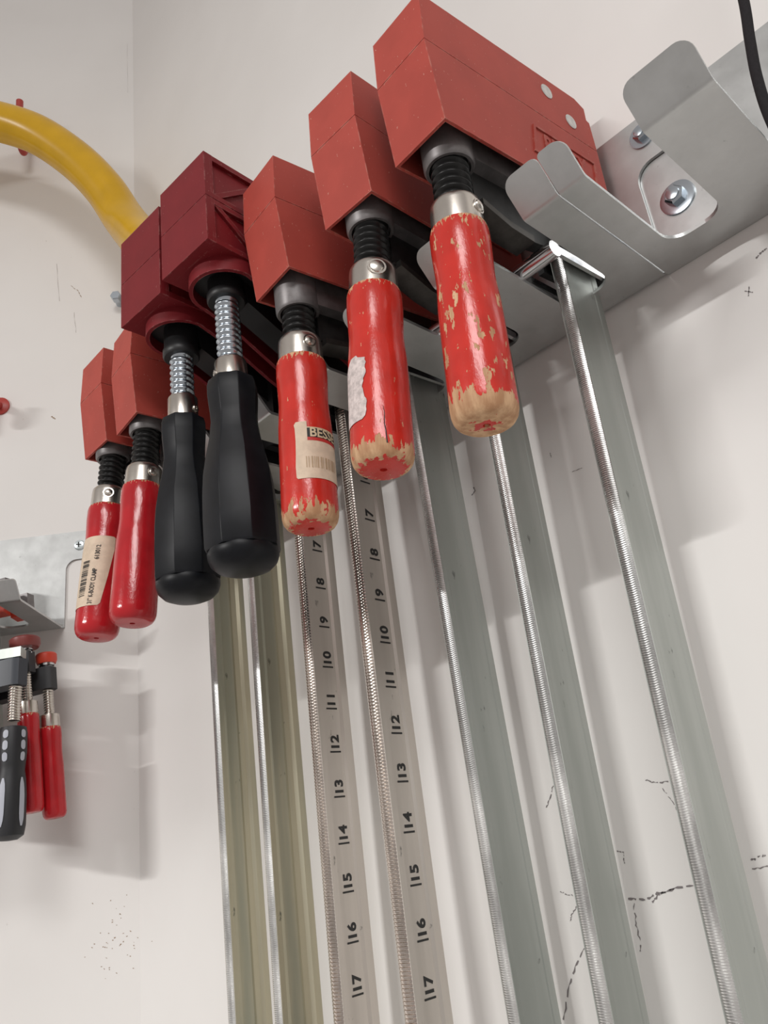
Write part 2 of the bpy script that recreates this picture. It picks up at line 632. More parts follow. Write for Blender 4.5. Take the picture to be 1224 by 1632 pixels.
# cross-head screw in the joint tab
bm = bmesh.new()
add_lathe(bm, [(0.0052, 0.0), (0.0052, 0.0006), (0.0042, 0.0018), (0.0020, 0.0024), (0.0004, 0.0025)], 24)
sm = Matrix.Translation((-0.0552, -0.0018, 0.0817)) @ Matrix.Rotation(R(90), 4, 'X')
scr = obj('screw', bm, 'screw_white', rack3, mtx=sm)
bm = bmesh.new()
add_box(bm, -0.0026, 0.0026, -0.0005, 0.0005, 0.0020, 0.0028)
add_box(bm, -0.0005, 0.0005, -0.0026, 0.0026, 0.0020, 0.0028)
obj('cross_recess', bm, 'cast_dark', scr, smooth=0, fix=False)

# ------------------------------------------------------------------ clamp parts
BAR_D = 0.0145


def bar_part(root, mat, teeth_mat, thick, profile, z_top, z_bot, pitch, amp):
    h = thick / 2
    bm = bmesh.new()
    fy, by = -BAR_D + 0.0022, BAR_D
    if profile == 'plain':
        half = [(h, fy), (h, -0.0095), (h - 0.0003, -0.0088), (h - 0.0003, 0.0088), (h, 0.0095), (h, by - 0.001), (h - 0.001, by)]
    elif profile == 'groove':
        half = [(h, fy), (h, -0.0090), (h - 0.0010, -0.0065), (h - 0.0004, -0.002), (h - 0.0004, 0.001), (h - 0.0018, 0.0035),
                (h - 0.0018, 0.0075), (h, 0.0095), (h, by - 0.001), (h - 0.001, by)]
    else:
        half = [(h, fy), (h, -0.0078), (h - 0.0012, -0.0068), (h - 0.0012, 0.0062), (h, 0.0078), (h, by - 0.001), (h - 0.001, by)]
    poly = half + [(-x, y) for x, y in half[::-1]]
    add_prism(bm, poly, 'z', z_bot, z_top)
    bar = obj('bar', bm, mat, root, smooth=20)
    # serrated clamping edge
    bm = bmesh.new()
    zs = []
    z = min(z_top - 0.002, -0.055)
    while z > z_bot + 0.001:
        zs.append(z)
        z -= pitch
    K = 6
    rows = []
    for i, z in enumerate(zs):
        for dz, a in ((0.0, 0.0), (0.16, amp), (0.58, amp), (0.74, 0.0)):
            row = []
            for k in range(K + 1):
                t = k / K * 2 - 1
                x = t * h
                y = fy + 0.0004 - (0.0022 - amp + a) * (1 - abs(t) ** 2.6)
                row.append(bm.verts.new((x, y, z - pitch * dz)))
            rows.append(row)
    for a, b in zip(rows, rows[1:]):
        for k in range(K):
            bm.faces.new((a[k], a[k + 1], b[k + 1], b[k]))
    obj('serrated_edge', bm, teeth_mat, bar, smooth=28)
    return bar


def spun(y_s, z_s, tilt):
    """frame of the screw, ferrule and handle: z=0 at the boss, leaning by tilt"""
    return Matrix.Translation((0, y_s, z_s)) @ Matrix.Rotation(tilt, 4, 'X')


HANDLE = [(0.0118, 0.0), (0.0128, -0.0006), (0.0133, -0.003), (0.0134, -0.010), (0.0130, -0.019), (0.0128, -0.026), (0.0131, -0.032), (0.0136, -0.039),
          (0.0138, -0.050), (0.0139, -0.070), (0.0140, -0.086), (0.01385, -0.0885), (0.0132, -0.0910), (0.0120, -0.0928), (0.0105, -0.0938), (0.0098, -0.0940), (0.0016, -0.0940), (0.0014, -0.0930)]


def handle_radius(z):
    for (r0, z0), (r1, z1) in zip(HANDLE, HANDLE[1:]):
        if z1 <= z <= z0 and z0 != z1:
            return r0 + (r1 - r0) * (z0 - z) / (z0 - z1)
    return 0.0138


def wrap(bm, phi0, zc, off, rad=None):
    """flat label coordinates (u right, v up, metres) -> round the handle, facing angle phi0"""
    def fn(co):
        z = zc + co.y
        r = (handle_radius(z) if rad is None else rad) + off + co.z
        a = phi0 + co.x / 0.0138
        return Vector((r * math.cos(a), r * math.sin(a), z))
    return remap(bm, fn)


def patch_bm(rows):
    """rows of (v, u0, u1) -> finely divided flat patch"""
    bm = bmesh.new()
    n = 24
    vr = []
    for v, u0, u1 in rows:
        vr.append([bm.verts.new((u0 + (u1 - u0) * k / n, v, 0)) for k in range(n + 1)])
    for a, b in zip(vr, vr[1:]):
        for k in range(n):
            bm.faces.new((a[k], a[k + 1], b[k + 1], b[k]))
    return bm


def subdiv(bm, cuts=1, maxlen=0.0012):
    for _ in range(4):
        es = [e for e in bm.edges if abs(e.verts[0].co.x - e.verts[1].co.x) > maxlen]
        if not es:
            break
        bmesh.ops.subdivide_edges(bm, edges=es, cuts=1)
    bmesh.ops.triangulate(bm, faces=bm.faces[:])
    return bm


def old_clamp(k, x, yaw, roll, pitch, z, wood, pin_a, ys, tilt, bar_mat, bar_prof, label, thick=0.0076, zb=-0.050, zw=-0.0875, hs=1.0):
    root = empty('parallel_clamp', (x, -0.033, z), (R(pitch), R(roll), R(yaw)))
    tag(root, label, 'clamp', 'parallel clamps hanging in the steel rack')
    bar = bar_part(root, bar_mat, 'teeth', thick, bar_prof, 0.024, -0.66, 0.00100, 0.00075)
    W = 0.0170
    # fixed jaw, the upper block
    bm = bmesh.new()
    prof = [(-0.1031, 0.0002), (-0.1013, 0.0301), (0.015, 0.0325), (0.0225, 0.0292), (0.0220, 0.0208), (0.0243, 0.0200), (0.0246, 0.0002)]
    add_prism(bm, prof, 'x', -W, W)
    bevel(bm, 0.0006, 2, 20)
    fj = obj('fixed_jaw', bm, 'red', root, smooth=30)
    for (ry, rz) in ((-0.0117, 0.0220), (0.0051, 0.0105)):
        for sgn in (1, -1):
            bm = bmesh.new()
            add_lathe(bm, [(0.0044, -0.0004), (0.0044, 0.0003), (0.0036, 0.0007), (0.0022, 0.0009), (0.0008, 0.0006)], 20)
            obj('rivet', bm, 'rivet', fj, mtx=Matrix.Translation((sgn * W, ry, rz)) @ Matrix.Rotation(sgn * R(90), 4, 'Y'))
    # sliding jaw: hollow from below
    bm = bmesh.new()
    prof = [(-0.1031, -0.0002), (-0.0991, -0.0448), (0.0240, -0.0448), (0.0246, -0.0002)]
    add_prism(bm, prof, 'x', -W, W)
    bevel(bm, 0.0006, 2, 20)
    bm.faces.ensure_lookup_table()
    bf = min(bm.faces, key=lambda f: (f.normal.z if f.calc_area() > 0.002 else 9) if True else 0)
    bmesh.ops.recalc_face_normals(bm, faces=bm.faces[:])
    cand = [f for f in bm.faces if f.calc_area() > 0.002 and f.calc_center_median().z < -0.04]
    if cand:
        bf = cand[0]
        bmesh.ops.inset_region(bm, faces=[bf], thickness=0.0022)
        ret = bmesh.ops.extrude_face_region(bm, geom=[bf])
        vs = [g for g in ret['geom'] if isinstance(g, bmesh.types.BMVert)]
        bmesh.ops.translate(bm, verts=vs, vec=(0, 0, 0.024))
        if bf.is_valid:
            bmesh.ops.delete(bm, geom=[bf], context='FACES_ONLY')
    sj = obj('sliding_jaw', bm, 'red', root, smooth=30)
    for sgn in (1, -1):
        bm = text_bm('BESSEY', 0.0165, 0.0004, 0.66, 0.0006)
        remap(bm, lambda co: Vector((sgn * (W + 0.0001 + co.z), sgn * co.x - 0.0095 + 0.10 * co.y, co.y * 1.0 - 0.0215)))
        obj('raised_lettering', bm, 'red', sj, smooth=0)
        bm = bmesh.new()
        o_ = [(-0.0365, -0.0310), (0.0140, -0.0310), (0.0180, -0.0120), (-0.0325, -0.0120)]
        i_ = [(-0.0345, -0.0298), (0.0129, -0.0298), (0.0164, -0.0132), (-0.0310, -0.0132)]
        for j in range(4):
            q = [o_[j], o_[(j + 1) % 4], i_[(j + 1) % 4], i_[j]]
            add_prism(bm, [(u, v) for u, v in q], 'x', sgn * (W - 0.0002), sgn * (W + 0.0008))
        obj('raised_frame', bm, 'red', sj, smooth=0)
    # forged steel arm between the screw boss and the bar
    bm = bmesh.new()
    add_prism(bm, [(ys, -0.028), (-0.031, -0.028), (-0.031, zb - 0.001), (ys, zb - 0.001)], 'x', -0.0100, 0.0100)
    add_lathe(bm, [(0.0110, -0.024), (0.0120, -0.028), (0.0120, zb - 0.002), (0.0112, zb - 0.0036), (0.0098, zb - 0.0036), (0.0098, zb)], 32, Matrix.Translation((0, ys, 0)))
    bevel(bm, 0.0009, 2, 30)
    arm = obj('steel_arm', bm, 'cast', root, smooth=35)
    bm = bmesh.new()
    flange = [(ys + 0.012, zb - 0.0180), (ys + 0.012, zb - 0.0215), (-0.052, -0.0755), (-0.036, -0.0775), (-0.036, -0.0735), (-0.052, -0.0720)]
    add_prism(bm, flange, 'x', -0.0060, 0.0060)
    bevel(bm, 0.0009, 2, 30)
    obj('arm_flange', bm, 'cast_flange', arm, smooth=35)
    bm = bmesh.new()
    add_prism(bm, [(ys + 0.010, zb + 0.002), (-0.016, zb + 0.002), (-0.016, -0.072), (-0.036, -0.0745), (-0.052, -0.0730), (ys + 0.010, zb - 0.0185)], 'x', -0.0032, 0.0032)
    obj('arm_web', bm, 'cast_dark', arm, smooth=0)
    # guide plates either side of the bar
    bm = bmesh.new()
    for sgn in (1, -1):
        a0, a1 = sorted((sgn * 0.0062, sgn * 0.0098))
        add_prism(bm, [(-0.0155, -0.046), (0.0205, -0.046), (0.0205, -0.074), (0.012, -0.0790), (-0.0155, -0.0790)], 'x', a0, a1)
    add_box(bm, -0.0098, 0.0098, 0.0158, 0.0205, -0.076, -0.046)
    obj('bar_guide', bm, 'cast_dark', root, smooth=0)
    # chrome stirrup that the jaw slides on
    bm = bmesh.new()
    add_tube(bm, [(-0.0130, -0.0310, -0.0835), (0.0126, -0.0310, -0.0835)], 0.0043, 20)
    for sgn in (1, -1):
        add_prism(bm, [(-0.0310, -0.0805), (-0.0310, -0.0850), (0.0085, -0.0868), (0.0085, -0.0828)], 'x', *sorted((sgn * 0.0104, sgn * 0.0124)))
    bevel(bm, 0.0005, 1, 50)
    obj('stirrup', bm, 'chrome', root, smooth=40)
    # screw, ferrule, handle hang from the boss and lean a little
    fr = spun(ys, zb, tilt)
    q = zw - zb + 0.0272          # ferrule and handle sit on the screw at this height
    bm = bmesh.new()
    add_thread(bm, 0.0070, 0.0090, 0.0040, 0.003, q - 0.0150, 40, 12)
    obj('screw_spindle', bm, 'thread_black', root, smooth=60, mtx=fr)
    bm = bmesh.new()
    add_lathe(bm, [(0.0070, q - 0.0130), (0.0106, q - 0.0130), (0.0114, q - 0.0140), (0.0117, q - 0.0165), (0.0119, q - 0.0270), (0.0110, q - 0.0274)], 40)
    fe = obj('ferrule', bm, 'steel', root, mtx=fr)
    bm = bmesh.new()
    big = 1.0 if k != 'F' else 1.25
    add_lathe(bm, [(0.0036 * big, -0.0004), (0.0036 * big, 0.0003), (0.0029 * big, 0.0003), (0.0026 * big, 0.0010), (0.0014 * big, 0.0015), (0.0003, 0.0016)], 20)
    pm = Matrix.Rotation(R(pin_a), 4, 'Z') @ Matrix.Translation((0.0117, 0, q - 0.0200)) @ Matrix.Rotation(R(90), 4, 'Y')
    obj('pin', bm, 'steel', fe, mtx=pm)
    bm = bmesh.new()
    add_lathe(bm, HANDLE, 48)
    hd = obj('handle', bm, wood, root, smooth=45, mtx=fr @ Matrix.Translation((0, 0, q - 0.0272)) @ Matrix.Diagonal((1, 1, hs, 1)))
    return root, hd


CL = {}
CL['G'] = old_clamp('G', 0.3593, -3.97, 2.0, 1.5, 0.0665, 'wood_G', 12, -0.0815, R(-3.0), 'bar_grey', 'plain',
                    'parallel clamp with heavily chipped red handle, biggest and rightmost in the rack', zb=-0.0480, zw=-0.0872, hs=1.03)
CL['F'] = old_clamp('F', 0.3008, 0.95, 1.5, 1.5, 0.0657, 'wood_F', -35, -0.0845, R(-6.0), 'bar_grey', 'plain',
                    'parallel clamp with torn white paper on its red handle and a cracked end', zb=-0.0475, zw=-0.0900, hs=1.0)
CL['E'] = old_clamp('E', 0.2463, -4.97, 0.54, 1.33, 0.0637, 'wood_E', -8, -0.0842, R(-3.2), 'bar_grey', 'plain',
                    'parallel clamp with a cream paper label wrapped round its red handle, beside the black handles', zb=-0.0560, zw=-0.0912, hs=1.0)
CL['B'] = old_clamp('B', 0.0808, -4.99, -0.8, -0.5, 0.0554, 'wood_S', 8, -0.0845, R(-4.6), 'bar_yellow', 'groove',
                    'parallel clamp with a plain glossy red handle, second from the left in the rack', 0.0086, zb=-0.0465, zw=-0.0905, hs=0.98)
CL['A'] = old_clamp('A', 0.0260, -0.18, -0.09, 0.45, 0.0594, 'wood_S', -28, -0.0860, R(-5.2), 'bar_yellow', 'groove',
                    'leftmost parallel clamp in the rack, with a barcode label on its glossy red handle', 0.0086, zb=-0.0465, zw=-0.0890, hs=0.98)

# --- label on handle E
hE = CL['E'][1]
PE = R(-40)
rows = [(0.0 - 0.0015 * i, -0.0040 + 0.0003 * math.sin(i * 2.1), 0.0020) for i in range(4)]
bm = patch_bm([(-0.0005, -0.0032, 0.0022), (-0.0020, -0.0042, 0.0022), (-0.0040, -0.0038, 0.0022), (-0.0110, -0.0036, 0.0022)])
wrap(bm, PE, -0.0420, 0.00025)
lb = obj('paper_label', bm, 'paper', hE, smooth=60)
lb['label'] = 'cream paper label with a black logo band'
bm = patch_bm([(-0.0105, -0.0036, 0.0290), (-0.0180, -0.0038, 0.0290), (-0.0250, -0.0042, 0.0290), (-0.0308, -0.0040, 0.0290), (-0.0316, -0.0032, 0.0285)])
wrap(bm, PE, -0.0420, 0.00025)
obj('paper_label', bm, 'paper', hE, smooth=60)
bm = patch_bm([(-0.0036, 0.0022, 0.0300), (-0.0042, 0.0022, 0.0300)])
wrap(bm, PE, -0.0420, 0.00025)
obj('label_border', bm, 'label_ivory', lb, smooth=60)
bm = patch_bm([(-0.0042, 0.0022, 0.0300), (-0.0094, 0.0022, 0.0300)])
wrap(bm, PE, -0.0420, 0.00025)
obj('logo_band', bm, 'ink', lb, smooth=60)
bm = patch_bm([(-0.0094, 0.0022, 0.0300), (-0.0112, 0.0022, 0.0300)])
wrap(bm, PE, -0.0420, 0.00030)
obj('logo_band_red', bm, 'label_red', lb, smooth=60)
bm = subdiv(text_bm('BESSEY', 0.0070, 0.00016, 0.92))
remap(bm, lambda co: Vector((co.x + 0.0132, co.y - 0.0069, 0)))
wrap(bm, PE, -0.0420, 0.00045)
obj('logo_lettering', bm, 'label_ivory', lb, smooth=0)
bm = bmesh.new()
rnd = random.Random(4)
u = 0.0010
while u < 0.017:
    w = rnd.choice((0.0003, 0.0005, 0.0008))
    vs = [bm.verts.new((u + a, v, 0)) for a, v in ((0, -0.0200), (w, -0.0200), (w, -0.0260), (0, -0.0260))]
    bm.faces.new(vs)
    u += w + rnd.choice((0.0005, 0.0008, 0.0012))
wrap(bm, PE, -0.0420, 0.00045)
obj('faded_barcode', bm, 'paper_ink', lb, smooth=0)

# --- torn paper on handle F
hF = CL['F'][1]
rnd = random.Random(11)
rows = []
for i in range(26):
    v = -i * 0.00135
    u1 = 0.0062 + 0.0009 * math.sin(i * 0.35) + rnd.uniform(-0.0005, 0.0005) - (0.004 if i < 2 else 0) - max(0, i - 20) * 0.0004
    rows.append((v, -0.0075 + rnd.uniform(-0.0005, 0.0005) - (0 if i > 3 else -0.006 + i * 0.002), u1))
bm = patch_bm(rows)
wrap(bm, R(-46.6 - 50), -0.0415, 0.00030)
obj('torn_paper', bm, 'paper_white', hF, smooth=60)
bm = bmesh.new()
cr = [(0.0000, -0.0705), (0.0004, -0.074), (0.0001, -0.079), (0.0006, -0.083), (0.0009, -0.0885)]
lo, hi = [], []
for i, (u, v) in enumerate(cr):
    w = 0.00008 + 0.00022 * i / 4
    lo.append(bm.verts.new((u - w, v, 0)))
    hi.append(bm.verts.new((u + w, v, 0)))
for i in range(len(cr) - 1):
    bm.faces.new((lo[i], hi[i], hi[i + 1], lo[i + 1]))
wrap(bm, R(-46.6 + 7), 0.0, 0.0001)
obj('crack', bm, 'ink', hF, smooth=0)

# --- label on handle A
hA = CL['A'][1]
PA = R(-25)
bm = patch_bm([(0.0, -0.0225, 0.0062), (-0.0008, -0.0235, 0.0074), (-0.010, -0.0240, 0.0070), (-0.030, -0.0240, 0.0038), (-0.0485, -0.0240, 0.0006), (-0.0500, -0.0235, -0.0010)])
wrap(bm, PA, -0.0262, 0.00025)
la = obj('paper_label', bm, 'paper', hA, smooth=60)
la['label'] = 'cream paper label with barcode and printed text'


def up_text(s, size, u, v0, length, sl=0.0):
    """text reading up the handle, starting at height v0 on the column u"""
    b = text_bm(s, size, 0.00006, 1.0)
    xs_ = [q.co.x for q in b.verts]
    x0 = min(xs_)
    kx = length / (max(xs_) - x0)
    remap(b, lambda co: Vector((u - co.y + (co.x - x0) * kx * sl, v0 + (co.x - x0) * kx, 0)))
    b = subdiv(b, maxlen=0.0015)
    return wrap(b, PA, -0.0262, 0.0005)


obj('printed_text', up_text('31" K-BODY CLAMP', 0.0042, -0.0058, -0.0488, 0.0246, 0.06), 'ink', la, smooth=0)
obj('printed_number', up_text('613012', 0.0042, -0.0040, -0.0176, 0.0106, 0.06), 'ink', la, smooth=0)
bm = bmesh.new()
rnd = random.Random(7)
v = -0.0180
while v > -0.0430:
    w = rnd.choice((0.0003, 0.0005, 0.0008))
    u0 = -0.0140 - (v + 0.018) * -0.06
    vs = [bm.verts.new((u0 + a, v - b2, 0)) for a, b2 in ((0, 0), (0.0055, 0), (0.0055, w), (0, w))]
    bm.faces.new(vs)
    v -= w + rnd.choice((0.0004, 0.0006, 0.0009))
subdiv(bm, maxlen=0.0015)
wrap(bm, PA, -0.0262, 0.0005)
obj('barcode', bm, 'ink', la, smooth=0)

# ------------------------------------------------------------------ the two newer clamps with black grips
GRIP = [(0.0105, 0.0), (0.0132, -0.0008), (0.0141, -0.004), (0.0141, -0.010), (0.0132, -0.020), (0.0130, -0.025), (0.0142, -0.034), (0.0168, -0.046), (0.0186, -0.056), (0.0194, -0.066),
        (0.0197, -0.080), (0.0197, -0.094), (0.0192, -0.0955)]
GCAP = [(0.0185, -0.0945), (0.0190, -0.0958), (0.0188, -0.0985), (0.0176, -0.1015), (0.0145, -0.1042), (0.0100, -0.1058), (0.0050, -0.1065), (0.0008, -0.1066)]


def ribbed_block(root, name, prof, W, ribs, border):
    """maroon block: solid core, raised border and diagonal ribs on both flanks"""
    bm = bmesh.new()
    add_prism(bm, prof, 'x', -W + 0.0024, W - 0.0024)
    n = len(prof)
    cy = sum(q[0] for q in prof) / n
    cz = sum(q[1] for q in prof) / n
    for sgn in (1, -1):
        a0, a1 = sorted((sgn * (W - 0.0026), sgn * W))
        # border strips, offset inwards
        for i in range(n):
            p0, p1 = Vector(prof[i]), Vector(prof[(i + 1) % n])
            d = (p1 - p0)
            if d.length < 0.001:
                continue
            d.normalize()
            nrm = Vector((-d.y, d.x))
            if (Vector((cy, cz)) - p0).dot(nrm) < 0:
                nrm = -nrm
            add_prism(bm, [tuple(p0), tuple(p1), tuple(p1 + nrm * border), tuple(p0 + nrm * border)], 'x', a0, a1)
        for (q0, q1, w) in ribs:
            p0, p1 = Vector(q0), Vector(q1)
            d = (p1 - p0).normalized()
            nrm = Vector((-d.y, d.x)) * w / 2
            add_prism(bm, [tuple(p0 + nrm), tuple(p1 + nrm), tuple(p1 - nrm), tuple(p0 - nrm)], 'x', a0, a1 - sgn * 0.0 - (0.0003 if sgn > 0 else 0))
    # full-width front panel with rounded edges
    y0 = min(q[0] for q in prof)
    zs = [q[1] for q in prof]
    fb = bmesh.new()
    add_box(fb, -W - 0.0001, W + 0.0001, y0 - 0.0004, y0 + 0.0055, min(zs) - 0.0001, max(q[1] for q in prof if q[0] < y0 + 0.001) + 0.0001)
    bevel(fb, 0.0016, 3, 30)
    me = bpy.data.meshes.new('t')
    fb.to_mesh(me)
    fb.free()
    bm.from_mesh(me)
    bpy.data.meshes.remove(me)
    return obj(name, bm, 'maroon', root, smooth=30)


def new_clamp(k, x, yaw, roll, pitch, z, ys, zcol, zfer, zh, tilt, t0, label):
    root = empty('parallel_clamp', (x, -0.033, z), (R(pitch), R(roll), R(yaw)))
    tag(root, label, 'clamp', 'parallel clamps hanging in the steel rack')
    bar = bar_part(root, 'bar_nickel', 'teeth_nickel', 0.0084, 'web', 0.026, -0.66, 0.0018, 0.0009)
    # printed inch scale in the channel of the bar
    for n_ in range(5, 26):
        zz = t0 - 0.0254 * (n_ - 7)
        bm = text_bm(str(n_), 0.0092, 0.00032, 1.0)
        xs_ = [q.co.x for q in bm.verts]
        mn = min(xs_)
        xx = 0.0084 / 2 - 0.0012 + 0.00015
        remap(bm, lambda co: Vector((xx, -co.y * 0.95 + 0.0006, zz + 0.0022 + (co.x - mn))))
        vs = [bm.verts.new((xx, a, zz + b)) for a, b in ((-0.0042, -0.0005), (0.0044, -0.0005), (0.0044, 0.0005), (-0.0042, 0.0005))]
        bm.faces.new(vs)
        obj('scale_number', bm, 'ink', bar, smooth=0)
    W = 0.0222
    ribbed_block(root, 'fixed_jaw', [(-0.1250, 0.0003), (-0.1250, 0.0325), (0.020, 0.0345), (0.0245, 0.0300), (0.0245, 0.0003)], W,
                 [((-0.118, 0.0030), (-0.084, 0.0300), 0.0032), ((-0.084, 0.0300), (-0.050, 0.0040), 0.0032), ((-0.050, 0.0040), (-0.016, 0.0300), 0.0032), ((-0.016, 0.03), (0.018, 0.004), 0.0032)], 0.0036)
    sj = ribbed_block(root, 'sliding_jaw', [(-0.1250, -0.0003), (-0.1250, -0.0318), (0.0245, -0.0318), (0.0245, -0.0003)], W,
                      [((-0.118, -0.0030), (-0.084, -0.0290), 0.0032), ((-0.084, -0.0290), (-0.050, -0.0030), 0.0032), ((-0.050, -0.0030), (-0.016, -0.0290), 0.0032), ((-0.016, -0.029), (0.018, -0.004), 0.0032)], 0.0036)
    # round skirt under the jaw, open below, running back to the bar
    bm = bmesh.new()
    ro, ri = 0.0212, 0.0188
    path = [(a, 'arc') for a in range(0, 181, 10)]
    pts = []
    pts.append((1.0, 0.0, -0.016, -0.074))
    pts.append((1.0, 0.0, -0.045, -0.062))
    pts.append((1.0, 0.0, -0.070, -0.050))
    outer, inner, zb = [], [], []
    for (sx, _, y, zz) in pts:
        outer.append((ro, y)); inner.append((ri, y)); zb.append(zz)
    for a in range(0, 181, 10):
        c, s = math.cos(R(a)), -math.sin(R(a))
        outer.append((ro * c, ys + ro * s)); inner.append((ri * c, ys + ri * s)); zb.append(-0.0415)
    for (sx, _, y, zz) in pts[::-1]:
        outer.append((-ro, y)); inner.append((-ri, y)); zb.append(zz)
    V = []
    for (o_, i_, zz) in zip(outer, inner, zb):
        V.append([bm.verts.new((o_[0], o_[1], -0.0310)), bm.verts.new((o_[0], o_[1], zz)), bm.verts.new((i_[0], i_[1], zz)), bm.verts.new((i_[0], i_[1], -0.0310))])
    for a, b in zip(V, V[1:]):
        for q in range(4):
            j = (q + 1) % 4
            bm.faces.new((a[q], a[j], b[j], b[q]))
    bm.faces.new(V[0]); bm.faces.new(V[-1][::-1])
    bevel(bm, 0.0006, 2, 40)
    obj('skirt', bm, 'maroon', root, smooth=40)
    # black core inside the skirt, and the slide block round the bar
    bm = bmesh.new()
    core = [(0.0186, -0.02), (0.0186, ys)] + [(0.0186 * math.cos(R(a)), ys - 0.0186 * math.sin(R(a))) for a in range(15, 180, 15)] + [(-0.0186, ys), (-0.0186, -0.02)]
    add_prism(bm, core, 'z', -0.0345, -0.0300)
    add_lathe(bm, [(0.0104, -0.032), (0.0104, zcol + 0.006), (0.0112, zcol + 0.005), (0.0112, zcol + 0.001), (0.0104, zcol), (0.007, zcol)], 32, Matrix.Translation((0, ys, 0)))
    add_prism(bm, [(ys + 0.006, -0.033), (-0.018, -0.033), (-0.018, -0.072), (-0.030, -0.072), (ys + 0.010, -0.048)], 'x', -0.0075, 0.0075)
    obj('screw_housing', bm, 'black_pl', root, smooth=40)
    bm = bmesh.new()
    for sgn in (1, -1):
        add_prism(bm, [(-0.034, -0.050), (0.021, -0.050), (0.021, -0.078), (0.010, -0.0930), (-0.026, -0.0930), (-0.036, -0.080)], 'x', *sorted((sgn * 0.0056, sgn * 0.0120)))
    add_prism(bm, [(-0.036, -0.050), (-0.0165, -0.050), (-0.0165, -0.090), (-0.026, -0.0930), (-0.036, -0.080)], 'x', -0.012, 0.012)
    bevel(bm, 0.0012, 2, 30)
    obj('slide_block', bm, 'black_pl', root, smooth=35)
    fr = spun(ys, zcol, tilt)
    Lh = zh - zcol
    Lf = zfer - zcol
    bm = bmesh.new()
    add_thread(bm, 0.0060, 0.0073, 0.0040, 0.003, Lf - 0.002, 40, 12)
    obj('screw_spindle', bm, 'zinc', root, smooth=60, mtx=fr)
    bm = bmesh.new()
    add_lathe(bm, [(0.0060, Lf), (0.0084, Lf - 0.0002), (0.0090, Lf - 0.0012), (0.0092, Lh + 0.0002), (0.0100, Lh - 0.0004)], 36)
    fe = obj('ferrule', bm, 'steel', root, mtx=fr)
    bm = bmesh.new()
    add_lathe(bm, [(0.0022, -0.0002), (0.0022, 0.0012), (0.0012, 0.0013), (0.0011, 0.0004)], 16)
    obj('roll_pin', bm, 'steel', fe, mtx=Matrix.Rotation(R(-118 if k == 'D' else 20), 4, 'Z') @ Matrix.Translation((0.0086, 0, (Lf + Lh) / 2 - 0.002)) @ Matrix.Rotation(R(90), 4, 'Y'))
    # faceted rubber grip
    sc = 1.0 if k == 'D' else 0.965
    bm = bmesh.new()
    seg = 8
    prof = [(r * 1.01 * sc, q * 1.06) for r, q in GRIP]
    add_lathe(bm, prof, seg, phase=R(-47 + 22.5 if k == 'D' else -55))
    es = [e for e in bm.edges if abs(e.verts[0].co.z - e.verts[1].co.z) > 0.0004]
    bmesh.ops.bevel(bm, geom=es, offset=0.0006, segments=2, profile=0.5, affect='EDGES')
    gm = fr @ Matrix.Translation((0, 0, Lh))
    obj('handle', bm, 'rubber', root, smooth=28, mtx=gm)
    bm = bmesh.new()
    add_lathe(bm, [(r * 0.965 * sc, q * 1.06) for r, q in GCAP], 40)
    obj('handle_cap', bm, 'rubber', root, smooth=50, mtx=gm)
    return root


new_clamp('D', 0.1862, 4.0, -0.09, -0.14, 0.0815, -0.0972, -0.0490, -0.0890, -0.1020, R(0.5), -0.166,
          'maroon parallel clamp with ribbed jaws and the right-hand black rubber grip')
new_clamp('C', 0.1360, 3.27, 1.2, 0.6, 0.0814, -0.0971, -0.0555, -0.0835, -0.0985, R(0.0), -0.1665,
          'maroon parallel clamp with the left-hand black rubber grip, jaw partly hiding the yellow hose')

# ------------------------------------------------------------------ small bar clamps on the left rack


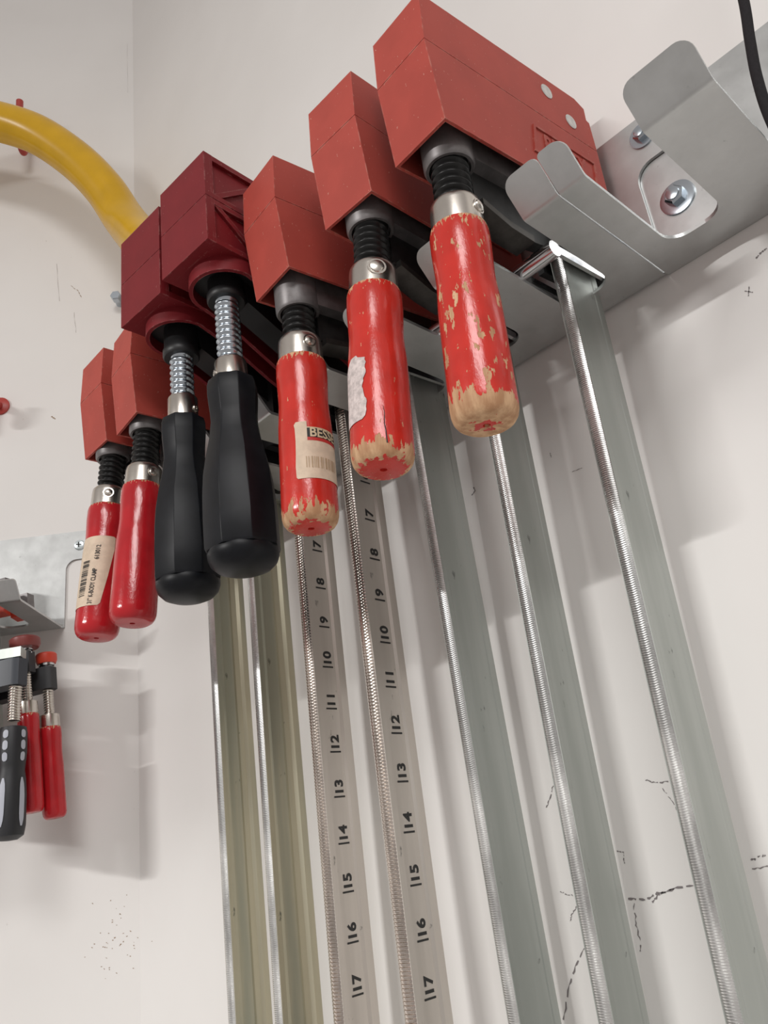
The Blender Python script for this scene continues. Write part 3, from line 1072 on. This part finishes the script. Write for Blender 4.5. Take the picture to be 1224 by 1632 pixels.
def bar_clamp(label, s, n, z_top, z_h, L, kind, pad_mat, pad_r, arm_mat, sleeve_w, bs, bn, rr, lean=0.0, zfix=-0.0330):
    """screw axis at (s,n); z_top top of the pad, z_h top of the handle, L handle length; bar stands at (bs,bn)"""
    root = empty('bar_clamp', LW(s, n, z_h), (0, R(lean), LROT))
    tag(root, label, 'clamp', 'small bar clamps on the left rack')
    zt = z_top - z_h
    if kind == 'grip':
        zt -= 0.002
        bm = bmesh.new()
        add_prism(bm, [(0.006, -0.007), (0.004, 0.008), (-0.11, 0.026), (-0.11, 0.010)], 'z', zt + 0.001, zt + 0.0090)
        bevel(bm, 0.0008, 2, 30)
        obj('steel_plate', bm, 'bar_grey', root)
        zt += 0.0125
    if kind != 'grip':
        bm = bmesh.new()
        add_lathe(bm, [(pad_r * 0.9, zt), (pad_r, zt - 0.0012), (pad_r, zt - 0.0062), (pad_r * 0.86, zt - 0.0088), (pad_r * 0.6, zt - 0.0088)], 32)
        obj('pad', bm, pad_mat, root)
        bm = bmesh.new()
        add_lathe(bm, [(0.0066, zt - 0.0085), (0.0066, zt - 0.0110), (0.0044, zt - 0.0120), (0.0062, zt - 0.0130), (0.0062, zt - 0.0140)], 24)
        obj('swivel', bm, 'chrome', root)
    zs0, zs1 = zt - 0.0125, zt - 0.0125 - sleeve_w[1]
    # arm: sleeve round the screw, tapering back to the bar
    dx, dy = -(bs - s), -(bn - n)
    bm = bmesh.new()
    d = Vector((dx, dy)).normalized()
    q = Vector((-d.y, d.x))
    e = Vector((dx, dy))
    w = sleeve_w[0]
    poly = [tuple(-d * w * 0.9 + q * w * 0.6), tuple(-d * w * 0.9 - q * w * 0.6), tuple(-d * w * 0.3 - q * w), tuple(e + d * 0.012 - q * w), tuple(e + d * 0.012 + q * w), tuple(-d * w * 0.3 + q * w)]
    add_prism(bm, poly, 'z', zs1, zs0)
    bevel(bm, 0.0012, 2, 25)
    obj('sliding_arm', bm, arm_mat, root)
    # bar
    bm = bmesh.new()
    add_box(bm, dx - 0.003, dx + 0.003, dy - 0.008, dy + 0.008, -0.055, 0.150)
    obj('bar', bm, 'bar_grey', root, smooth=0)
    # fixed arm resting above the shelf
    bm = bmesh.new()
    zf = zfix - z_h
    poly = [tuple(q * 0.005 + d * 0.012), tuple(-q * 0.005 + d * 0.012), tuple(e + d * 0.010 - q * 0.006), tuple(e + d * 0.010 + q * 0.006)]
    add_prism(bm, poly, 'z', zf + 0.0035, zf + 0.0155)
    bevel(bm, 0.0015, 2, 30)
    obj('fixed_arm', bm, 'cast', root)
    bm = bmesh.new()
    add_box(bm, -0.026, -0.014, -0.007, 0.007, zf - 0.0065, zf + 0.0040)
    bevel(bm, 0.0015, 2, 30)
    obj('fixed_pad', bm, 'pad_red', root)
    bm = bmesh.new()
    add_thread(bm, rr * 0.40, rr * 0.48, 0.0022, zs1 + 0.004, 0.004, 20, 5)
    obj('screw_spindle', bm, 'steel', root, smooth=60)
    if kind == 'wood':
        k = L / 0.094
        bm = bmesh.new()
        add_lathe(bm, [(rr * 0.7, 0.0105), (rr * 0.86, 0.0100), (rr * 0.90, 0.0010), (rr * 0.86, -0.0002)], 28)
        obj('ferrule', bm, 'steel', root)
        bm = bmesh.new()
        add_lathe(bm, [(r / 0.0138 * rr, z * k) for r, z in HANDLE], 36)
        obj('handle', bm, 'wood_S', root, smooth=45)
    else:
        bm = bmesh.new()
        pr = [(0.5, 0.0), (0.86, -0.001), (0.95, -0.006), (0.97, -0.022), (0.90, -0.032), (0.88, -0.036), (0.98, -0.043), (1.06, -0.055), (1.08, -0.078), (0.98, -0.0855), (0.6, -0.0885), (0.1, -0.089)]
        k = L / 0.089
        add_lathe(bm, [(r * rr, z * k) for r, z in pr], 36)
        hd = obj('handle', bm, 'grip_black', root, smooth=45)
        for a in (-95, -22, 50, 122, 194):
            for (z0, z1) in ((-0.004, -0.0105), (-0.0125, -0.0200), (-0.0220, -0.0290), (-0.042, -0.079)):
                bm = bmesh.new()
                nn = 8
                V = []
                for i in range(nn + 1):
                    z = z0 + (z1 - z0) * i / nn
                    r0 = 1.0
                    for (ra, za), (rb, zb) in zip(pr, pr[1:]):
                        if zb <= z <= za:
                            r0 = ra + (rb - ra) * (za - z) / (za - zb)
                    half = R(11) * math.sqrt(max(0.12, 1 - (2 * i / nn - 1) ** 4))
                    V.append([bm.verts.new(((r0 * rr + 0.0004) * math.cos(R(a) + t), (r0 * rr + 0.0004) * math.sin(R(a) + t), z * k)) for t in (-half, -half / 3, half / 3, half)])
                for p0, p1 in zip(V, V[1:]):
                    for t in range(3):
                        bm.faces.new((p0[t], p0[t + 1], p1[t + 1], p1[t]))
                obj('grip_inlay', bm, 'grip_grey', hd, smooth=60)
    return root


bar_clamp('small bar clamp with a black and grey soft-grip handle at the left edge', 0.0725, 0.088, -0.0880, -0.1435, 0.0845, 'grip', 'pad_dark', 0.0080, 'arm_navy', (0.0080, 0.0215), 0.1500, 0.058, 0.0112)
bar_clamp('small bar clamp with dark red round pad, its red handle behind the soft grip', 0.0725, 0.062, -0.0650, -0.1300, 0.0780, 'wood', 'pad_dark', 0.0125, 'grip_black', (0.0068, 0.0180), 0.1540, 0.040, 0.0088, -5.0)
bar_clamp('small bar clamp with a bright red pad and the rightmost small red handle', 0.0605, 0.046, -0.0765, -0.1400, 0.0730, 'wood', 'pad_red', 0.0088, 'grip_black', (0.0070, 0.0190), 0.1100, 0.036, 0.0092, -5.0)
# more of the same further along the rack, beyond the left edge of the photo
bar_clamp('long red-handled bar clamp on the left rack, nearest the three small clamps in view', 0.1180, 0.100, -0.0620, -0.1220, 0.0900, 'wood', 'pad_red', 0.0125, 'arm_navy', (0.0080, 0.0200), 0.2060, 0.050, 0.0125, 0.0, -0.0330)
bar_clamp('black-gripped bar clamp between two red-handled ones on the left rack', 0.1430, 0.100, -0.1000, -0.1330, 0.0720, 'grip', 'pad_dark', 0.0120, 'arm_navy', (0.0080, 0.0200), 0.2134, 0.050, 0.0118, 0.0, -0.0170)
bar_clamp('red-handled bar clamp on the left rack, furthest from the corner', 0.1680, 0.100, -0.0520, -0.0960, 0.0860, 'wood', 'pad_dark', 0.0125, 'grip_black', (0.0080, 0.0200), 0.2690, 0.050, 0.0122, 0.0, -0.0010)

# ------------------------------------------------------------------ yellow hose on red hooks
hp = [(0.50, 0.080, 0.36), (0.40, 0.080, 0.46), (0.30, 0.080, 0.525), (0.21, 0.078, 0.550), (0.165, 0.076, 0.544), (0.1265, 0.075, 0.529), (0.0837, 0.075, 0.5036), (0.0413, 0.075, 0.4605), (0.0103, 0.075, 0.4159), (-0.0098, 0.075, 0.3743)]
pts = [LW(*q) for q in hp] + [Vector((-0.0900, -0.042, 0.342)), Vector((-0.064, -0.044, 0.306)), Vector((-0.042, -0.046, 0.280)), Vector((-0.022, -0.044, 0.262)), Vector((-0.008, -0.036, 0.250)), Vector((-0.002, -0.022, 0.245)), Vector((0.0, -0.008, 0.244))]
bm = bmesh.new()
add_tube(bm, smooth_path(pts, 12), 0.0215, 32)
hose = empty('air_hose', LW(0.1, 0.075, 0.47))
tag(hose, 'thick glossy yellow hose arching over the red hook toward the maroon clamps', 'hose')
hl = obj('hose_tube', bm, 'yellow', hose, smooth=60)
hl.location = -hose.location
bm = bmesh.new()
add_lathe(bm, [(0.0215, 0.010), (0.0245, 0.008), (0.0245, -0.010), (0.0330, -0.012), (0.0330, -0.0180), (0.010, -0.0180)], 32)
cp = obj('coupling', bm, 'brass', hose)
cp.rotation_euler = (R(90), 0, 0)
cp.location = Vector((0.0, -0.0185, 0.244)) - hose.location


def wall_hook(label, s, z, reach, drop, tip):
    root = empty('wall_hook', LW(s, 0, z), (0, 0, LROT))
    tag(root, label, 'hook')
    bm = bmesh.new()
    add_tube(bm, smooth_path([(0, 0.0, 0.012), (0, -0.02, 0.006), (0, -reach * 0.55, -drop), (0, -reach * 0.85, -drop + 0.004), (0, -reach, 0.012), (0, -reach - 0.002, tip)], 8), 0.0042, 14)
    obj('hook_rod', bm, 'hook_red', root, smooth=60)
    bm = bmesh.new()
    add_lathe(bm, [(0.010, 0.0), (0.010, 0.002), (0.006, 0.004)], 24)
    obj('hook_flange', bm, 'hook_red', root, mtx=Matrix.Translation((0, 0, 0.012)) @ Matrix.Rotation(R(90), 4, 'X'))
    return root


wall_hook('red vinyl-coated wall hook just behind the yellow hose', 0.1240, 0.560, 0.036, 0.018, 0.044)
wall_hook('red vinyl-coated wall hook at the left edge above the small rack', 0.1420, 0.196, 0.036, 0.008, 0.010)

# lone hex bolt in the left wall
lb_ = empty('wall_bolt', LW(0.0165, 0.0, 0.322), (0, 0, LROT))
tag(lb_, 'grey hex bolt sticking out of the wall beside the maroon clamp', 'bolt')
bm = bmesh.new()
add_lathe(bm, [(0.004, 0.0), (0.004, 0.012)], 16)
obj('shank', bm, 'zinc', lb_, mtx=Matrix.Rotation(R(90), 4, 'X'))
bm = bmesh.new()
add_lathe(bm, [(0.0060, 0.010), (0.0060, 0.016), (0.0052, 0.017)], 6)
obj('hex_head', bm, 'zinc', lb_, smooth=20, mtx=Matrix.Rotation(R(90), 4, 'X'))

# black cord hanging at the right rack
cd = empty('cord', (0.466, -0.045, -0.02))
tag(cd, 'black braided cord hanging beside the right rack', 'cord')
bm = bmesh.new()
add_tube(bm, [q - Vector((0.466, -0.045, -0.02)) for q in smooth_path([(0.482, -0.045, 0.16), (0.4775, -0.045, 0.09), (0.4732, -0.045, 0.0506), (0.4695, -0.045, 0.029), (0.4665, -0.045, 0.0082), (0.4655, -0.045, -0.016), (0.468, -0.045, -0.06), (0.474, -0.044, -0.14)], 10)], 0.0023, 12)
obj('braid', bm, 'cord', cd, smooth=60)

# ------------------------------------------------------------------ marks on the walls
def mark(wall, pts, w, mat, name):
    bm = bmesh.new()
    P = [Vector(p) for p in pts]
    lo, hi = [], []
    nrm = Vector((0, -1, 0)) if wall is wall_r else WN
    for i, p in enumerate(P):
        t = (P[min(i + 1, len(P) - 1)] - P[max(i - 1, 0)]).normalized()
        sd = t.cross(nrm).normalized() * w * (0.6 + 0.4 * math.sin(i * 2.3))
        lo.append(bm.verts.new(p - sd + nrm * 0.0002))
        hi.append(bm.verts.new(p + sd + nrm * 0.0002))
    for i in range(len(P) - 1):
        bm.faces.new((lo[i], lo[i + 1], hi[i + 1], hi[i]))
    return obj(name, bm, mat, wall, smooth=0, fix=False)


def unpx(u, v, wall):
    """where the ray of a photo pixel meets a wall: used to stand the pencil marks where they are on the wall"""
    d = right * ((u - 612) / F_PX) + fwd + up * (-(v - 816) / F_PX)
    o = CM.translation
    if wall is wall_r:
        t = (0 - o.y) / d.y
    else:
        t = (C0 - o).dot(WN) / d.dot(WN)
    return o + d * t


rnd = random.Random(3)


def scribble(wall, px, w=0.0005, jit=1.2, mat='pencil', n=6, name='pencil_mark'):
    out = []
    for (a, b) in zip(px, px[1:]):
        for k in range(n):
            t = k / n
            out.append(unpx(a[0] + (b[0] - a[0]) * t + rnd.uniform(-jit, jit), a[1] + (b[1] - a[1]) * t + rnd.uniform(-jit, jit), wall))
    out.append(unpx(*px[-1], wall))
    if n >= 6 and len(out) > 10:
        i = 0
        while i < len(out) - 2:
            k = rnd.choice((2, 3, 3, 4))
            mark(wall, out[i:i + k + 1], w * rnd.uniform(0.6, 1.1), mat, name)
            i += k + rnd.choice((0, 1, 1))
    else:
        mark(wall, out, w, mat, name)


scribble(wall_r, [(1002, 1432), (1028, 1434), (1048, 1424), (1075, 1416), (1112, 1410)], 0.0006)
scribble(wall_r, [(1040, 1438), (1046, 1430), (1062, 1420), (1080, 1414)], 0.0005, 2.0)
scribble(wall_r, [(1010, 1440), (1014, 1470), (1020, 1500), (1022, 1525)], 0.0004, 1.6)
scribble(wall_r, [(984, 1355), (994, 1358), (996, 1376)], 0.0004)
scribble(wall_r, [(1028, 1243), (1045, 1248), (1068, 1245)], 0.0004)
scribble(wall_r, [(1056, 1256), (1070, 1275), (1084, 1298)], 0.0003)
scribble(wall_r, [(882, 1252), (876, 1274), (871, 1290)], 0.0004)
scribble(wall_r, [(934, 1505), (920, 1535), (908, 1570), (898, 1625)], 0.0005)
scribble(wall_r, [(892, 1420), (905, 1426), (918, 1428)], 0.0003)
scribble(wall_r, [(920, 1444), (912, 1456), (909, 1468)], 0.0003)
scribble(wall_r, [(1198, 1372), (1210, 1366), (1224, 1362)], 0.0004, 2.0)
scribble(wall_r, [(1198, 1385), (1224, 1380)], 0.0003, 1.5)
scribble(wall_r, [(1187, 464), (1200, 466)], 0.0003, 0.3)
scribble(wall_r, [(1194, 457), (1193, 472)], 0.0003, 0.3)
scribble(wall_r, [(1205, 412), (1214, 402), (1222, 396)], 0.0006, 0.6)
scribble(wall_r, [(794, 779), (798, 777)], 0.0003, 0.3)
scribble(wall_r, [(912, 752), (928, 746)], 0.0002, 0.4)
scribble(wall_r, [(877, 722), (879, 729)], 0.0003, 0.3)
scribble(wall_r, [(752, 790), (758, 782), (754, 776)], 0.0006, 0.6)
scribble(wall_r, [(575, 170), (582, 176)], 0.0005, 0.6)
scribble(wall_r, [(556, 130), (562, 126)], 0.0005, 0.6)
scribble(wall_r, [(602, 104), (610, 108)], 0.0005, 0.6)
scribble(wall_l, [(203, 70), (204, 148)], 0.00013, 0.3, 'crease')
scribble(wall_l, [(90, 420), (95, 480)], 0.0003, 0.5, 'crease')
scribble(wall_l, [(113, 456), (124, 463), (130, 474)], 0.0004, 0.6, 'stain')
scribble(wall_l, [(118, 498), (121, 530)], 0.0003, 0.6, 'crease')
scribble(wall_l, [(82, 664), (88, 668)], 0.0008, 0.6, 'stain')
scribble(wall_r, [(213, 1468), (216, 1473)], 0.0012, 0.8, 'stain', 3, 'stain_spot')
for i in range(46):
    u = rnd.gauss(188, 26)
    v = rnd.gauss(1500, 34)
    if 120 < u < 260 and 1400 < v < 1600:
        wl = wall_r if u > 226 else wall_l
        scribble(wl, [(u, v), (u + rnd.uniform(1, 2.6), v + rnd.uniform(-1.5, 2))], rnd.uniform(0.0002, 0.0005), 0.3, 'stain', 2, 'stain_spot')
